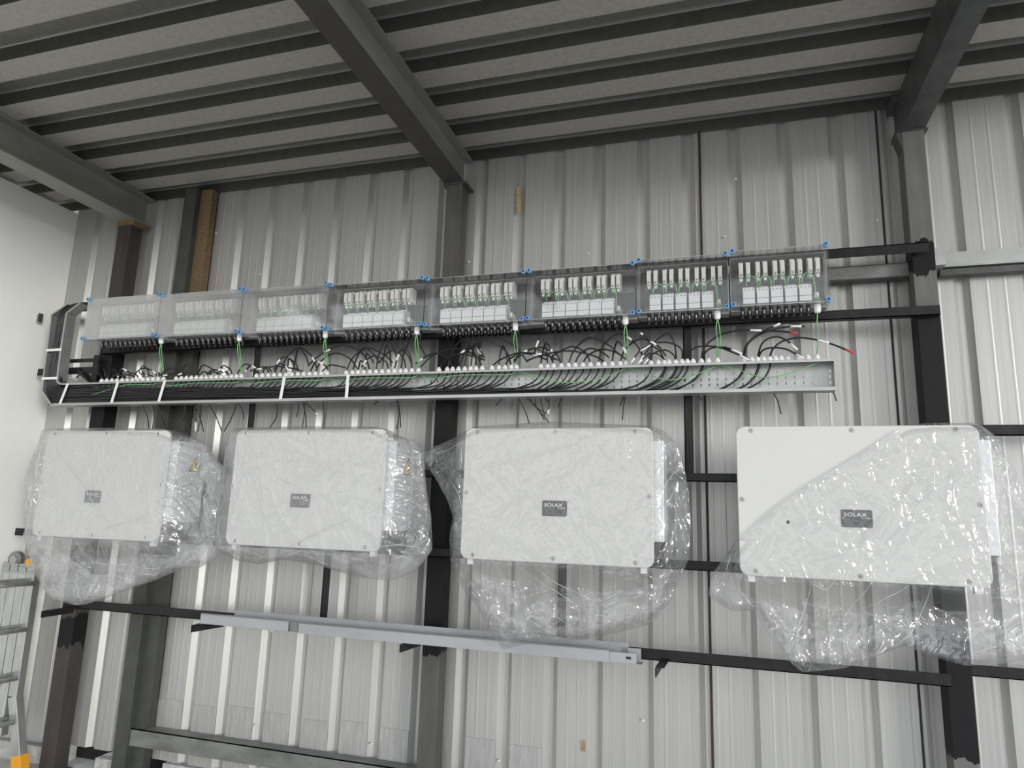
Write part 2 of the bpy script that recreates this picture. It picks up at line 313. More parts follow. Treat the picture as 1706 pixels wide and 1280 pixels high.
MB().box(1.215, 3.9, 4.19, 4.196, 1.445, 1.525).build('face', M_galv, t); MB().box(1.215, 3.9, 4.19, 4.262, 1.44, 1.446).build('lower_lip', M_galv, t); MB().box(1.215, 3.9, 4.20, 4.255, 1.395, 1.43).build('shadow_strip', M_dark, t)
MB().box(1.172, 1.225, 4.12, 4.20, 1.43, 1.53).build('splice_plate', M_galv, t)
t = thing('wall_girt', (-.3, 4.2, 1.40), 'grey channel girt behind the black rail, left of the right column', 'girt')
MB().box(-1.65, 1.055, 4.185, 4.19, 1.40, 1.475).build('face', M_girt, t); MB().box(-1.65, 1.055, 4.185, 4.262, 1.396, 1.402).build('lower_lip', M_dark, t)
MB().box(-1.65, 1.055, 4.185, 4.262, 1.475, 1.481).build('upper_lip', M_dark, t)
t = thing('wall_girt', (-2.0, 4.2, -1.66), 'weathered grey channel girt near the floor between the channel column and middle column', 'girt')
MB().box(-3.98, -1.777, 4.165, 4.172, -1.655, -1.545).build('face', M_girt, t); MB().box(-3.98, -1.777, 4.165, 4.262, -1.551, -1.545).build('upper_flange', M_girt, t)
MB().box(-1.66, 1.05, 4.165, 4.262, -1.66, -1.55).build('right_run', M_girt, t)
def strut(x, z0, z1, label, w_=.05, y=4.092):
    tag(MB().box(x - w_ / 2, x + w_ / 2, y, y + .006, z0, z1).box(x - w_ / 2, x - w_ / 2 + .006, y, y + .04, z0, z1).build('vertical_strut', M_black, None, (x, y, z0)), label, 'strut')
strut(-.168, .262, 1.125, 'black vertical strut beside the third inverter, under the sixth enclosure')
strut(-3.185, .262, 1.125, 'black vertical strut between the first and second inverters')
strut(-2.478, -.70, -.275, 'black vertical strut beneath the second inverter')
strut(-.905, -.70, -.275, 'black vertical strut seen through the film below the third inverter')
# support frame of the trunking riser
t = thing('riser_support', (-4.75, 4.06, .9), 'black welded angle support beside the trunking riser, by the left column', 'bracket')
MB().box(-4.96, -4.66, 4.06, 4.065, 1.068, 1.098).build('upper_bar', M_black, t); MB().box(-5.23, -4.60, 4.06, 4.065, .975, 1.03).build('lower_bar', M_black, t)
MB().bar((-4.79, 4.065, 1.02), (-4.60, 4.065, .86), .006, .06, (0, 1, 0)).bar((-4.79, 4.063, 1.0), (-4.60, 4.063, .88), .05, .01, (0, 1, 0)).build('diagonal_brace', M_black, t); MB().box(-4.665, -4.61, 4.055, 4.06, .86, 1.12).build('upright', M_black, t)
t = thing('small_bracket', (-5.32, 4.06, 1.42), 'small pale bracket screwed to the white wall beside the trunking riser', 'bracket')
MB().box(-5.34, -5.28, 4.06, 4.066, 1.42, 1.49).build('plate', M_galv, t); MB().box(-5.285, -5.275, 4.03, 4.066, 1.42, 1.49).build('edge', M_dark, t)
# arms that carry the loose trunking
for (xa, xb, lab) in ((-4.50, -4.535, 'black cantilever bracket at the foot of the first film'), (-3.20, -3.27, 'black cantilever bracket under the left end of the loose trunking'),
                      (-1.76, -1.80, 'black cantilever bracket under the loose trunking by the middle column'), (-.33, -.345, 'black cantilever bracket just right of the loose trunking end')):
    t = thing('cantilever_bracket', (xa, 4.04, -.77), lab, 'bracket')
    MB().bar((xa, 4.05, -.775), (xb, 3.83, -.785), .006, .045).build('web', M_black, t); MB().bar((xa + .02, 4.05, -.752), (xb + .02, 3.86, -.762), .045, .005).build('flange', M_black, t)
# loose grey trunking lying on the arms
t = thing('loose_trunking', (-1.8, 3.9, -.755), 'long grey sheet metal trunking lying loose on black brackets', 'trunking')
MB().box(-3.06, -.50, 3.965, 3.969, -.752, -.672).box(-3.06, -.46, 3.862, 3.969, -.756, -.752).build('channel', M_greyp, t)
MB().box(-3.224, -2.57, 3.85, 3.854, -.752, -.692).box(-3.224, -2.57, 3.85, 3.875, -.694, -.690).build('cover', M_greyp, t)
MB().box(-2.495, -.589, 3.85, 3.854, -.757, -.697).box(-2.495, -.589, 3.85, 3.875, -.699, -.695).build('cover', M_greyp, t)
MB().box(-.60, -.446, 3.858, 3.861, -.758, -.705).box(-.50, -.43, 3.93, 3.933, -.758, -.69).box(-.60, -.42, 3.858, 3.933, -.760, -.757).build('end_piece', M_greyp, t)
MB().box(-.50, -.475, 3.856, 3.8585, -.735, -.722).build('slot', M_hole, t)
MB().box(-2.57, -2.495, 3.862, 3.866, -.75, -.695).build('joint_insert', M_girt, t)

# ------------------------------------------------------------------ cable trunking with riser
T0, T1, TB = .706, .872, .70          # inner bottom, top
t = thing('cable_trunking', (-2.2, 3.97, .70), 'long open slotted grey cable trunking turning up at its left end', 'trunking')
TR = t
FY, BY = 3.93, 4.012
mb = MB(); px = -4.80; slots = []                # back plate with real slots
zr = [.706, .722, .738, .754, .770, .786, .802, .818, .834, .850, .872]
while px < .60:
    nx = min(px + .0455, .602); sl = px + .018; sr = px + .026
    mb.box(px, sl, BY, BY + .002, zr[0], zr[-1]) if nx > sr else mb.box(px, nx, BY, BY + .002, zr[0], zr[-1])
    if nx > sr:
        mb.box(sr, nx, BY, BY + .002, zr[0], zr[-1])
        for k in range(0, 9, 2): mb.box(sl, sr, BY, BY + .002, zr[k], zr[k + 1])
        mb.box(sl, sr, BY, BY + .002, zr[9], zr[10])
    px = nx
mb.build('back_plate', M_galv, t)
MB().box(-4.80, .602, FY, BY, T0 - .003, T0).box(-4.86, .604, FY - .002, FY, T0 - .003, T0 + .016).build('lower_flange', M_galv, t)
MB().box(-4.80, .602, FY, BY, T1, T1 + .003).box(-4.80, .602, FY - .002, FY, T1 - .010, T1 + .003).build('upper_flange', M_galv, t)
mb = MB(); mb.box(.600, .603, FY, BY, T0, T1); mb.build('end_cap', M_galv, t)
outer = [(-4.80, T0), (-4.874, .704), (-4.993, .822), (-5.005, 1.0), (-5.010, 1.152), (-5.023, 1.433), (-4.875, 1.512)]
inner = [(-4.80, T1), (-4.815, T1 + .002), (-4.846, .895), (-4.852, 1.0), (-4.858, 1.156), (-4.858, 1.436), (-4.735, 1.512)]
mb = MB()
for a, b, c, d in zip(outer, outer[1:], inner, inner[1:]):
    mb.prism([(a[0], BY, a[1]), (b[0], BY, b[1]), (d[0], BY, d[1]), (c[0], BY, c[1])], 0, (0, .002, 0))
mb.build('riser_back', M_galv, t)
for nm, L_ in (('riser_outer_wall', outer), ('riser_inner_wall', inner)):
    mb = MB()
    for a, b in zip(L_, L_[1:]): mb.bar((a[0], (FY + BY) / 2, a[1]), (b[0], (FY + BY) / 2, b[1]), BY - FY, .003, (b[1] - a[1] + 1e-6, 0, a[0] - b[0]))
    k = 1 if nm == 'riser_outer_wall' else -1
    for a, b in zip(L_, L_[1:]): mb.bar((a[0] + .007 * k, FY, a[1]), (b[0] + .007 * k, FY, b[1]), .002, .014, (b[1] - a[1] + 1e-6, 0, a[0] - b[0]))
    mb.build(nm, M_galv, t)
for (x, dx) in ((-4.765, .03), (-4.275, .02), (-3.845, .02), (-2.832, .01), (-2.335, 0)):
    MB().add([(x + dx - .011, FY - .004, T1), (x + dx + .011, FY - .004, T1), (x - dx * .6 + .011, FY - .004, T0 + .01), (x - dx * .6 - .011, FY - .004, T0 + .01)] + [(x + dx - .011, FY - .001, T1), (x + dx + .011, FY - .001, T1), (x - dx * .6 + .011, FY - .001, T0 + .01), (x - dx * .6 - .011, FY - .001, T0 + .01)],
             [(0, 1, 2, 3), (7, 6, 5, 4), (0, 4, 5, 1), (1, 5, 6, 2), (2, 6, 7, 3), (3, 7, 4, 0)]).build('retaining_strap', M_wht, t)
for z in (1.143, .918): MB().box(-5.005, -4.852, FY - .004, FY - .001, z - .010, z + .010).build('retaining_strap', M_wht, t)

# glands on the trunking, in sets (pixel columns measured along the top edge)
sets = [[169 + (272 - 169) * k / 12 for k in range(13)], [293.5 + (402 - 293.5) * k / 13 for k in range(14)], [427 + (545 - 427) * k / 12 for k in range(13)],
        [576.6, 587, 596, 606, 616, 626, 636.4, 647, 656.8, 667, 675.8, 686, 697],
        [731, 745, 754, 763.7, 774, 784, 793, 803, 819.5, 831, 841, 851.5, 860.5],
        [900.8, 912, 922, 935, 947, 958, 971, 983.5, 996.6, 1007, 1019.7, 1033, 1043],
        [1084, 1096.5, 1106.6, 1114.4, 1125.3, 1136.2, 1145, 1154.5, 1168.3, 1179.8, 1195.3],
        [1238.5, 1252, 1262, 1272, 1282, 1291.6, 1301, 1312.7, 1330, 1345.5, 1361]]
def gx(px): return P(px, 636 - (px - 169) * .0366, 3.97).x
G = [[gx(p) for p in s] for s in sets]
zg = T1 + .003
gm = MB().lathe((0, 0, 0), (0, 0, 1), [(0, .013), (.008, .013), (.009, .0165), (.022, .0165), (.024, .013), (.034, .009), (.036, .006)], 10)
g0 = None
for s in G:
    for x in s:
        if g0 is None:
            g0 = MB(); g0.v = [v + Vector((x, 3.972, zg)) for v in gm.v]; g0.f = gm.f; g0.sm = gm.sm
            g0 = g0.build('cable_gland', M_wht, t); gx0 = x
        else:
            c = g0.copy(); c.location.x = x - gx0; C.collection.objects.link(c)

# ------------------------------------------------------------------ clear enclosures
ex = [-4.548, -3.859, -3.150, -2.470, -1.771, -1.101, -.440, .077, .594]
ztop = [1.497, 1.488, 1.480, 1.469, 1.461, 1.463, 1.478, 1.489]; zbot = [1.182, 1.173, 1.164, 1.157, 1.151, 1.154, 1.160, 1.168]
E0, E1 = 3.83, 4.04
names8 = ['first', 'second', 'third', 'fourth', 'fifth', 'sixth', 'seventh', 'eighth']
where8 = ['hazy clear enclosure nearest the white wall, beside the trunking riser', 'hazy clear enclosure second from the white wall, pinkish white fuse holders',
          'slightly hazy clear enclosure third from the white wall', 'clear enclosure fourth from the white wall, left of the middle column', 'clear enclosure in front of the middle column',
          'clear enclosure just right of the middle one, widest before the two narrow enclosures', 'narrow clear enclosure with five surge protectors, between two others', 'narrow clear enclosure at the right end of the row']
def module(name, x, y, z, w_, h, d, mt, parent, kind):
    mb = MB()
    if kind == 'holder':
        mb.box(x, x + w_, y + d * .35, y + d, z, z + h); mb.box(x + .001, x + w_ - .001, y, y + d * .4, z + h * .22, z + h * .82); mb.box(x + .002, x + w_ - .002, y + .006, y + d * .4, z + h * .03, z + h * .21)
        o = mb.build(name, mt, parent)
        MB().lathe((x + w_ / 2, y + .004, z + h * .12), (0, -1, 0), [(0, .004), (.003, .004)], 6).lathe((x + w_ / 2, y + d * .33, z + h * .91), (0, -1, 0), [(0, .004), (.004, .004)], 6).build('terminal_screw', M_hole, o)
    else:
        mb.box(x, x + w_, y + d * .4, y + d, z, z + h); mb.box(x, x + w_, y, y + d * .45, z + h * .30, z + h * .80); mb.box(x, x + w_, y - .001, y + d * .45, z + h * .02, z + h * .27)
        o = mb.build(name, mt, parent); q = MB()
        for k in range(3): q.lathe((x + w_ * (k + .5) / 3, y + d * .39, z + h * .90), (0, -1, 0), [(0, .004), (.003, .004)], 6); q.box(x + w_ * (k + .5) / 3 - .004, x + w_ * (k + .5) / 3 + .004, y - .0015, y + .001, z + h * .70, z + h * .73)
        q.build('terminal_screw', M_hole, o)
        MB().box(x + .001, x + w_ - .001, y - .0005, y + .003, z + h * .272, z + h * .30).build('seam_line', M_girt, o)
    return o
EN = []
for b in range(8):
    x0, x1, z0, z1 = ex[b] + .004, ex[b + 1] - .004, zbot[b], ztop[b]; W = x1 - x0; nar = b > 5
    t = thing('surge_enclosure', ((x0 + x1) / 2, E1, z0), where8[b], 'enclosure', 'clear enclosures in the row above the trunking'); EN.append(t)
    lid = M_lids[min(3, b)]; th = .004
    # lid: face plus short sloped sides
    MB().box(x0, x1, E0, E0 + th, z0, z1).box(x0, x0 + th, E0 + th, 3.93, z0, z1).box(x1 - th, x1, E0 + th, 3.93, z0, z1).box(x0 + th, x1 - th, E0 + th, 3.93, z1 - th, z1).box(x0 + th, x1 - th, E0 + th, 3.93, z0, z0 + th).build('clear_lid', lid, t)
    MB().box(x0, x0 + th, 3.932, E1 - .004, z0 + .004, z1 - .004).box(x1 - th, x1, 3.932, E1 - .004, z0 + .004, z1 - .004).box(x0 + th, x1 - th, 3.932, E1 - .004, z1 - th - .004, z1 - .004).box(x0 + th, x1 - th, 3.932, E1 - .004, z0 + .004, z0 + th + .004).build('base_walls', M_base, t)
    MB().box(x0, x1, E1 - .004, E1, z0 + .002, z1 - .002).build('back_plate', M_back, t)
    fr = MB(); r = .003
    for a, c in (((x0, z0), (x1, z0)), ((x0, z1), (x1, z1)), ((x0, z0), (x0, z1)), ((x1, z0), (x1, z1))): fr.bar((a[0], E0 + .002, a[1]), (c[0], E0 + .002, c[1]), r, r)
    fr.box(x0, x1, 3.929, 3.933, z0 - .002, z0 + .002); fr.build('edge_frame', film('edge', .45, .3, .1), t)
    for z_ in (z0 + .205, z0 + .075): MB().box(x0 + .03, x1 - .03, E1 - .012, E1 - .005, z_ - .017, z_ + .017).box(x0 + .03, x1 - .03, E1 - .018, E1 - .012, z_ + .012, z_ + .017).box(x0 + .03, x1 - .03, E1 - .018, E1 - .012, z_ - .017, z_ - .012).build('mounting_rail', M_girt, t)
    for sx_, xx in ((-1, x0 + .014), (1, x1 - .014)):
        for zz in (z0 + .006, z1 - .004):
            s_ = MB().lathe((xx, E0 + .012, zz), (0, -1, 0), [(0, .0105), (.020, .0105), (.022, .0145), (.028, .0145), (.030, .012)], 14).build('lid_screw', M_blue, t)
            MB().lathe((xx, E0 - .0185, zz), (0, -1, 0), [(0, .0065), (.001, .0065)], 10).build('screw_recess', mat('recess', (.004, .02, .09), .6) if 'recess' not in bpy.data.materials else bpy.data.materials['recess'], s_)
    # upper fuse holders in pairs
    npair, nspd = (5, 5) if nar else (6, 6)
    if nar: pstart, pstep, gap, wh, sstart, sstep, ws = .050, .0910, .0385, .0235, .068, .0735, .062
    else: pstart, pstep, gap, wh, sstart, sstep, ws = .067, .0865, .031, .0235, .082, .0735, .068
    hz0, hh = z0 + .190, .100
    for k in range(npair):
        for q in range(2): module('fuse_holder', x0 + pstart + k * pstep + q * gap, 3.905, hz0, wh, hh, .10, M_holder, t, 'holder')
    for k in range(nspd): module('surge_protector', x0 + sstart + k * sstep, 3.895, z0 + .028, ws, .112, .11, M_spd, t, 'spd')
    # tabs hanging from the holders and green loops to the protectors
    for k in range(npair):
        for q in range(2):
            xx = x0 + pstart + k * pstep + q * gap + wh / 2
            MB().box(xx - .007, xx + .007, 3.925, 3.94, hz0 - .018, hz0 - .002).build('wire_ferrule', M_wht, t)
    for k in range(npair):
        xa = x0 + sstart + k * sstep + ws * .30; xb = xa + sstep * .82; zb_ = z0 + .135
        arc = [(xa, 3.93, zb_)] + [(xa + (xb - xa) * (.5 - .5 * math.cos(a)), 3.915, zb_ + .016 + .046 * math.sin(a)) for a in [PI * j / 8 for j in range(9)]] + [(xb, 3.93, zb_)]
        MB().tube(arc, .0032, 6).build('earth_loop', M_green, t)
        MB().tube([(xa - .01, 3.965, hz0 + .01), (xa - .004, 3.972, hz0 - .02), (xa + .004, 3.968, zb_ - .01)], .004, 5).tube([(xa + .02, 3.972, hz0 + .01), (xa + .014, 3.972, hz0 - .02), (xa + .022, 3.968, zb_ - .01)], .004, 5).build('supply_wire', M_cable, t)
    xx = x0 + sstart + nspd * sstep + .012
    MB().tube([(xx - .02, 3.93, hz0 - .004), (xx + .012, 3.92, hz0 - .03), (xx + .035, 3.92, hz0 - .05), (xx + .03, 3.93, hz0 - .09), (xx + .05, 3.94, z0 + .02)], .0035, 6).build('supply_wire', M_cable, t)
    MB().tube([(xx - .03, 3.93, hz0 - .004), (xx - .005, 3.92, hz0 - .04), (xx + .0, 3.92, z0 + .07), (xx + .04, 3.94, z0 + .012)], .003, 6).build('earth_wire', M_green, t)
    MB().box(xx - .004, xx + .016, 3.93, 4.02, z0 + .055, z0 + .085).build('rail_clamp', M_wht, t)
    # black plug connectors through the floor of the enclosure
    nc = 10 if nar else 12; c0, c1 = (.063, .405) if nar else (.105, W - .085)
    first = None
    for k in range(nc):
        xx = x0 + c0 + (c1 - c0) * k / (nc - 1)
        for row, (yy, dz) in enumerate(((3.915, 0), (3.985, 0))):
            if nar and row: continue
            if first is None:
                first = MB().lathe((xx, yy, z0 + .012), (0, 0, -1), [(0, .012), (.014, .012), (.015, .009), (.026, .009), (.027, .0115), (.047, .0115), (.050, .008), (.062, .008)], 10).build('plug_connector', M_conn, t)
                rg = MB().box(xx - .003, xx + .003, yy - .0125, yy - .0085, z0 - .027, z0 - .009).build('clip_mark', M_screw, first)
                fx, fy = xx, yy
            else:
                c = first.copy(); c.location = (xx - fx, yy - fy, 0); C.collection.objects.link(c); d = rg.copy(); d.parent = c; C.collection.objects.link(d)
    # white gland with the earth wires
    xe = G[b][-1] + .006
    MB().lathe((xe, 3.90, z0), (0, 0, -1), [(-.004, .017), (.0, .017), (.03, .0175), (.034, .0165), (.042, .013)], 12).build('white_gland', M_wht, t)

for b in range(8):                                 # earth wires down to the trunking, then drooping inside it
    xe = G[b][-1] + .006; z0 = zbot[b]
    pair = 1 if b == 7 else 2
    for q in range(pair):
        s_ = (-1 if q == 0 else 1) * (.007 if pair == 2 else .004)
        pts = smoothpath([(xe, 3.90, z0 - .035), (xe + s_ * 1.4, 3.905, z0 - .10), (xe + s_ + .004, 3.93, z0 - .18), (G[b][-1] + s_ * .2, 3.97, zg + .03), (G[b][-1], 3.972, zg - .01)], .02)
        if b > 0 and q == 0:
            xl = G[b - 1][-1]
            pts += smoothpath([(G[b][-1], 3.972, zg - .01), (G[b][-1] - .04, 3.955, .845), (G[b][-1] - .16, 3.942, .800 if b > 4 else .845), (G[b][-1] - (G[b][-1] - xl) * .55, 3.942, .785 if b > 4 else .848), (xl + .10, 3.945, .835), (xl + .01, 3.965, .868)], .03)[1:]
        elif b == 0: pts += [(G[0][-1] - .08, 3.95, .85), (G[0][-1] - .3, 3.945, .855), (G[0][-1] - .45, 3.942, .82), (G[0][-1] - .62, 3.940, .78)]
        o = MB().tube(pts, .0028, 6).build('earth_wire', M_green, None, (xe, 3.9, z0 - .035))
        tag(o, 'green earth wire dropping from the white gland of the %s enclosure to the trunking' % names8[b], 'wire', 'earth wires below the %s enclosure' % names8[b])

# ------------------------------------------------------------------ solar cables
def Z6(*ps): return [P(1190 + a * .1407, 530 + b * .1407, 3.93) for a, b in ps]
def Z8(*ps): return [P(980 + a * .1407, 540 + b * .1407, 3.94) for a, b in ps]
special = {(7, 0): [Z6((345, 455), (370, 340), (480, 215), (580, 155), (700, 100), (780, 65)), Z6((349, 455), (385, 330), (500, 220), (700, 135), (900, 100), (1075, 100))],
           (7, 2): [Z6((512, 450), (560, 310), (640, 245), (740, 222), (830, 250), (900, 300), (985, 380)), Z6((516, 450), (570, 385), (690, 350), (850, 370), (970, 430), (1060, 482))],
           (7, 4): [Z6((650, 445), (700, 360), (800, 280), (930, 240), (1050, 235), (1220, 260), (1320, 285), (1500, 350), (1655, 420))],
           (6, 0): [Z8((750, 450), (755, 370), (750, 270), (700, 180), (620, 105))],
           (6, 2): [Z8((895, 415), (850, 320), (760, 265), (690, 270), (615, 310), (500, 470)), Z8((900, 415), (840, 365), (770, 345), (690, 370), (580, 480))],
           (6, 4): [Z8((1030, 425), (1015, 370), (950, 320), (870, 310), (760, 360), (660, 475)), Z8((1040, 425), (1020, 230), (960, 120), (930, 115), (850, 160), (740, 250), (615, 320))],
           (6, 5): [Z8((1115, 420), (1110, 310), (1030, 245), (900, 215), (760, 240), (680, 340), (590, 475))],
           (6, 6): [Z8((1180, 410), (1220, 310), (1300, 272), (1420, 262), (1600, 275), (1706, 300)) + Z6((120, 345), (250, 390), (370, 450))],
           (6, 8): [Z8((1335, 410), (1370, 290), (1450, 200), (1560, 130), (1620, 105)) + Z6((150, 175), (300, 145), (600, 150), (800, 160), (985, 180)), Z8((1340, 410), (1400, 320), (1520, 275), (1700, 325)) + Z6((150, 380), (300, 440), (410, 500))]}
red_tips = {(7, 4, 0), (6, 8, 0)}
order = []
for s in range(7, -1, -1):
    for gi in range(len(G[s]) - 2, -1, -1):
        if s >= 6:
            for k, pth in enumerate(special.get((s, gi), [])): order.append((s, gi, k, pth))
        else: order.append((s, gi, 0, None))
set_words = ['beneath the first enclosure', 'beneath the second enclosure', 'beneath the third enclosure', 'beneath the fourth enclosure', 'beneath the fifth enclosure', 'beneath the sixth enclosure', 'beneath the seventh enclosure', 'beneath the eighth enclosure']
rc = .0052; rnd = random.Random(3)
def sleeve(par, pts, i, n=2, mt=M_wht, rr=.0062, name='marker_sleeve'):
    i = max(0, min(i, len(pts) - 2)); MB().tube(pts[i:i + n + 1], rr, 8).build(name, mt, par)
ncab = len(order)
for k, (s, gi, kk, pth) in enumerate(order):
    X = G[s][gi] + (kk * .006)
    col, row = k % 6, k // 6
    zl = T0 + .007 + row * .0092 + rnd.uniform(-.001, .001); yl = 3.944 + col * .0106
    if pth is None:
        H = rnd.choice((.03, .06, .10, .13) if s < 3 else (.07, .10, .13, .15)) * rnd.uniform(.7, 1.3)
        if s < 2: H *= .55
        D = rnd.choice((-1, 1, 1)) * rnd.choice((.08, .16, .26, .38)) * rnd.uniform(.8, 1.25) * (1 if s > 1 else .5)
        yo = rnd.uniform(3.90, 3.96)
        top = [(X, 3.972, zg + .03), (X + D * .12, 3.968, zg + .03 + H * .62), (X + D * .45, yo, zg + .03 + H), (X + D * .8, yo, zg + .03 + H * .68), (X + D, yo, zg + .03 + H * rnd.uniform(.05, .4))]
    else:
        top = [(X, 3.972, zg + .03)] + [tuple(v) for v in pth[1:]]
    top = smoothpath(top, .018); 
    wob = rnd.uniform(0, 9)
    def layer(x): return zl + .0035 * math.sin(x * 2.3 + wob) + .002 * math.sin(x * 5.1 + wob * 2)
    xa = X - .05; b1 = rnd.uniform(.13, .22)
    down = [(X, 3.972, zg + .012), (X + .002, 3.968, T1 - .02), (X - b1 * .18, 3.95, T1 - .055 - max(0, (.085 - row * .006)) * .35), (X - b1 * .55, yl if yl < 3.96 else 3.955, zl + max(.0, (T1 - .06 - zl)) * .28), (X - b1, yl, layer(X - b1))]
    if down[3][2] < down[4][2]: down[3] = (down[3][0], down[3][1], down[4][2] + .004)
    path = list(reversed(top)) + smoothpath(down, .02)
    x = X - b1 - .12
    while x > -4.74: path.append(Vector((x, yl, layer(x)))); x -= .12
    off = zl - T0
    rad = (.880 - zl)
    if X - b1 > -4.74: 
        for j in range(0, 7):
            a = PI / 2 * j / 6; path.append(Vector((-4.80 - rad * math.sin(a) * .95, yl, .880 - rad * math.cos(a))))
        xr = -4.80 - rad * .95
        if xr > -4.868: xr = -4.868
        for z in (1.0, 1.12, 1.24, 1.34, 1.42): path.append(Vector((xr + .004 * math.sin(z * 7 + wob), yl, z)))
        path += [Vector((xr + .02, yl, 1.465)), Vector((xr + .07, yl + .005, 1.50)), Vector((xr + .14, min(yl + .01, 4.0), 1.517)), Vector((xr + .22, min(yl + .01, 4.0), 1.520))]
    ob = MB().tube(path, rc, 6).build('solar_cable', M_cable, None, (X, 3.972, zg))
    if pth is not None:
        lab = 'black cable arching from the trunking %s, %s from the right' % (set_words[s], ['first', 'second', 'third', 'fourth', 'fifth', 'sixth', 'seventh', 'eighth', 'ninth', 'tenth', 'eleventh'][sum(1 for q in order[:k] if q[0] == s)])
        tag(ob, lab[:200], 'cable', 'black cables beneath the %s enclosure' % names8[s])
    else: tag(ob, 'black cable looping out of a white gland on the trunking ' + set_words[s], 'cable', 'black cables beneath the %s enclosure' % names8[s])
    if pth is not None:
        L_ = len(top); red = (s, gi, kk) in red_tips
        if red: sleeve(ob, top, L_ - 3, 2, M_red, .0058, 'red_tip')
        sleeve(ob, top, int(L_ * (.62 if red else .80)), 3)
        if not red: sleeve(ob, top, L_ - 2, 1, M_copper, .0035, 'bare_end')
    elif rnd.random() < .45: sleeve(ob, top, int(len(top) * rnd.uniform(.6, .85)), 2)

# loose wires hanging behind the trunking
def LZ(o, s_, ps): return [P(o[0] + a * s_, o[1] + b * s_, 4.025) for a, b in ps]
hang = []
for o, s_, L_ in (((240, 560), .1407, [[(135, 790), (125, 950), (95, 1110)], [(190, 790), (215, 960), (262, 1112)], [(20, 790), (35, 950), (60, 1112)], [(510, 790), (480, 950), (450, 1000)], [(625, 860), (560, 1000), (500, 1130)], [(622, 790), (612, 950), (610, 1130)], [(640, 790), (660, 960), (705, 1130)], [(705, 790), (670, 960), (640, 1130)], [(790, 790), (850, 950), (920, 1130)], [(1130, 790), (1040, 960), (950, 1130)], [(1145, 790), (1170, 900), (1180, 990)], [(1595, 790), (1570, 950), (1480, 1100)]]),
                 ((400, 400), .252, [[(398, 1050), (385, 1120), (372, 1170)], [(440, 1050), (425, 1150), (410, 1245)], [(432, 1060), (470, 1110), (515, 1158)], [(562, 1050), (556, 1150), (550, 1245)], [(1043, 1050), (1050, 1150), (1035, 1250)], [(1046, 1080), (1058, 1160), (1062, 1240)], [(1282, 1050), (1284, 1100), (1285, 1130)], [(935, 1055), (905, 1075), (885, 1087)], [(428, 1050), (432, 1150), (437, 1245)]]),
                 ((680, 600), .1641, [[(975, 370), (930, 420), (890, 465)], [(1125, 360), (1180, 500), (1232, 650)], [(1205, 370), (1300, 480), (1415, 550)], [(1235, 370), (1310, 490), (1385, 612)], [(1300, 480), (1370, 560), (1430, 636)], [(1350, 360), (1360, 470), (1385, 565)], [(1440, 360), (1432, 460), (1418, 552)], [(1575, 365), (1545, 425), (1520, 480)], [(1385, 370), (1410, 400), (1425, 430)]]),
                 ((980, 540), .1407, [[(432, 830), (405, 900), (380, 965)], [(448, 830), (420, 960), (405, 1135)], [(1280, 810), (1310, 860), (1348, 905)]]),
                 ((1190, 530), .1407, [[(690, 860), (750, 980), (790, 1137)], [(1395, 845), (1425, 920), (1447, 985)]])):
    for i, ps in enumerate(L_): hang.append((LZ(o, s_, ps), o[0]))
hw = {240: 'thin black wire end hanging below the trunking above the first inverter', 400: 'thin black wire end hanging below the trunking above the second inverter', 680: 'thin black wire end hanging below the trunking right of the middle column',
      980: 'thin black wire end hanging below the trunking at the third inverter right side', 1190: 'thin black wire end hanging below the right end of the trunking'}
for i, (ps, o) in enumerate(hang):
    top_ = Vector((ps[0].x, 4.0, .712)); pts = smoothpath([top_] + [p for p in ps if p.z < .695], .02)
    ob = MB().tube(pts, .0036, 6).build('loose_wire', M_cable, None, ps[0]); tag(ob, hw[o], 'wire', hw[o][:9] + ' wires ' + str(o) if False else 'loose wires ' + hw[o].split('below ')[1])
    if i in (5, 14, 27): sleeve(ob, pts, 6, 3)

# ------------------------------------------------------------------ inverters
def text_mesh(txt, size, name, loc, parent, mt, sp=1.0):
    cu = bpy.data.curves.new(name, 'FONT'); cu.body = txt; cu.size = size; cu.extrude = .0006; cu.space_character = sp; cu.align_x = 'LEFT'; cu.offset = size * .012
    o = bpy.data.objects.new('tmp', cu); C.collection.objects.link(o); dg = bpy.context.evaluated_depsgraph_get(); me = bpy.data.meshes.new_from_object(o.evaluated_get(dg))
    bpy.data.objects.remove(o); mr = Matrix.Rotation(PI / 2, 4, 'X')
    me.transform(Matrix.Diagonal((1.22, 1, 1, 1))); me.transform(mr); me.materials.clear(); me.materials.append(mt)
    ob = bpy.data.objects.new(name, me); C.collection.objects.link(ob)
    ob.parent = parent; ob.location = Vector(loc) - Vector(parent['o']); return ob
inv = [(-4.578, -3.503, .480, -.248, 'first'), (-2.978, -1.905, .480, -.240, 'second'), (-1.405, -.337, .480, -.252, 'third'), (.083, 1.172, .482, -.262, 'fourth')]
inv_lab = ['white solar inverter wrapped in milky film, hung nearest the white wall', 'white solar inverter wrapped in film, hung just left of the middle column', 'white solar inverter in clear film, just right of the middle column', 'white solar inverter half covered by film, hung in front of the right column']
IY = 3.70
